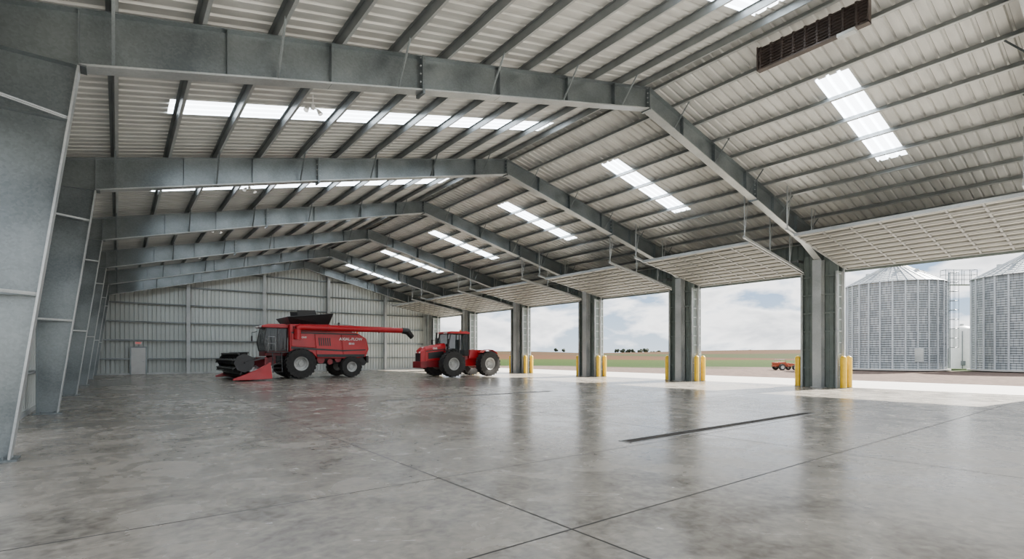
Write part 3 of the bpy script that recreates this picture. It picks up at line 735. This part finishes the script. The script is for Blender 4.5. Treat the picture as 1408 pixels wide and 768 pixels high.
mb.obj('platform',['galv'],root)
# orange implement
x,y=camw(31.0,58)
U=empty('farm_implement',(x,y,-.17),math.radians(-34),label='low orange wheeled farm implement parked on the gravel yard',category='implement')
mb=MB(); mb.box(-1.5,1.0,-.5,.5,.42,.56); mb.beam((1.0,0,.5),(1.9,0,.35),.12,.12); mb.obj('chassis',['orange'],U,bevel=.02)
mb=MB(); mb.prism([(-1.35,.56),(-1.45,.88),(-.4,.95),(-.1,.56)],'y',-.55,.55); mb.prism([(.0,.56),(.05,.82),(.8,.74),(.85,.56)],'y',-.35,.35); mb.obj('hopper',['orange'],U,bevel=.03)
mb=MB(); 
for s in (-1,1): mb.path([(-.4,s*.5,.9),(-.45,s*.5,1.2),(-1.1,s*.5,1.2),(-1.2,s*.5,.9)],.03,8)
mb.obj('guard_rail',['steel'],U)
for cx,r in ((-.9,.36),(.6,.30)):
    for s in (-1,1): wheel(U,cx,s*.65,r,.25,r*.5,s,14)
def tree(x,y,h):
    root=empty('tree',(x,y,gh(x,y)),random.random()*6,label='distant leafy green tree on the field horizon',category='tree',group='distant trees')
    mb=MB(); mb.cyl((0,0,-1.5),(0,0,h*.5),h*.04,h*.02,8); mb.obj('trunk',['bark'],root)
    bm=bmesh.new()
    for k in range(7):
        m=Matrix.Translation((random.uniform(-.45,.45)*h,random.uniform(-.3,.3)*h,h*random.uniform(.25,.7)))@Matrix.Scale(h*random.uniform(.22,.34),4)
        bmesh.ops.create_icosphere(bm,subdivisions=2,radius=1,matrix=m)
    for v in bm.verts: v.co+=v.co.normalized()*mnoise.noise(v.co*.9)*h*.08
    me=bpy.data.meshes.new('foliage'); bm.to_mesh(me); bm.free(); me.materials.append(M['leaf'])
    o=bpy.data.objects.new('foliage',me); COL.objects.link(o); o.parent=root
for px,d,h in ((848,605,5),(856,620,6),(864,635,6.5),(872,620,6),(880,605,6),(888,622,7),(897,636,5.5),(905,622,5),(1014,620,4.5),(1022,632,5),(1030,620,5),(1038,633,5.5),(1046,620,4.5),(975,640,4),(990,640,4),(765,640,5),(775,652,5)):
    x,y=camw((px-704)/706*d,d); tree(x,y,h)

# ------------------------------------------------------------------ light
w=bpy.data.worlds.new('World'); SC.world=w; w.use_nodes=True; nt=w.node_tree; L=nt.links.new
bg=nt.nodes['Background']; tc=N(nt,'ShaderNodeTexCoord'); sp=N(nt,'ShaderNodeSeparateXYZ'); L(tc.outputs['Generated'],sp.inputs[0])
r=N(nt,'ShaderNodeValToRGB'); L(sp.outputs['Z'],r.inputs['Fac']); e=r.color_ramp.elements
e[0].position=0; e[0].color=(.70,.82,.93,1); e[1].position=.6; e[1].color=(.14,.30,.62,1); k=e.new(.12); k.color=(.36,.55,.82,1)
mp=N(nt,'ShaderNodeMapping'); mp.inputs['Scale'].default_value=(1,1,2.6); mp.inputs['Location'].default_value=(.35,.2,0); L(tc.outputs['Generated'],mp.inputs['Vector'])
no=N(nt,'ShaderNodeTexNoise'); no.inputs['Scale'].default_value=6.5; no.inputs['Detail'].default_value=8; no.inputs['Roughness'].default_value=.55; no.inputs['Distortion'].default_value=.2; L(mp.outputs['Vector'],no.inputs['Vector'])
r2=N(nt,'ShaderNodeValToRGB'); L(no.outputs['Fac'],r2.inputs['Fac']); r2.color_ramp.elements[0].position=.40; r2.color_ramp.elements[1].position=.52
r3=N(nt,'ShaderNodeValToRGB'); L(no.outputs['Fac'],r3.inputs['Fac']); r3.color_ramp.elements[0].position=.5; r3.color_ramp.elements[0].color=(1.7,1.7,1.7,1); r3.color_ramp.elements[1].position=.66; r3.color_ramp.elements[1].color=(.90,.94,.99,1)
mx=N(nt,'ShaderNodeMix',data_type='RGBA'); L(r2.outputs['Color'],mx.inputs[0]); L(r.outputs['Color'],mx.inputs[6]); L(r3.outputs['Color'],mx.inputs[7])
L(mx.outputs[2],bg.inputs['Color']); bg.inputs['Strength'].default_value=1.9
sl=bpy.data.lights.new('sun','SUN'); sl.energy=30; sl.angle=math.radians(1.5); sl.color=(1,.95,.87)
so=bpy.data.objects.new('sun',sl); COL.objects.link(so)
d=Vector((1,-.12,.78)).normalized(); so.rotation_euler=d.to_track_quat('Z','Y').to_euler(); so.location=(60,0,40)

cam=bpy.data.cameras.new('camera'); co=bpy.data.objects.new('camera',cam); COL.objects.link(co)
co.location=(0,0,1.6); co.rotation_euler=(math.pi/2,0,-math.radians(37.5)); cam.sensor_width=36; cam.lens=18.05; cam.shift_y=.0732; cam.clip_end=3000; cam.clip_start=.05
SC.camera=co
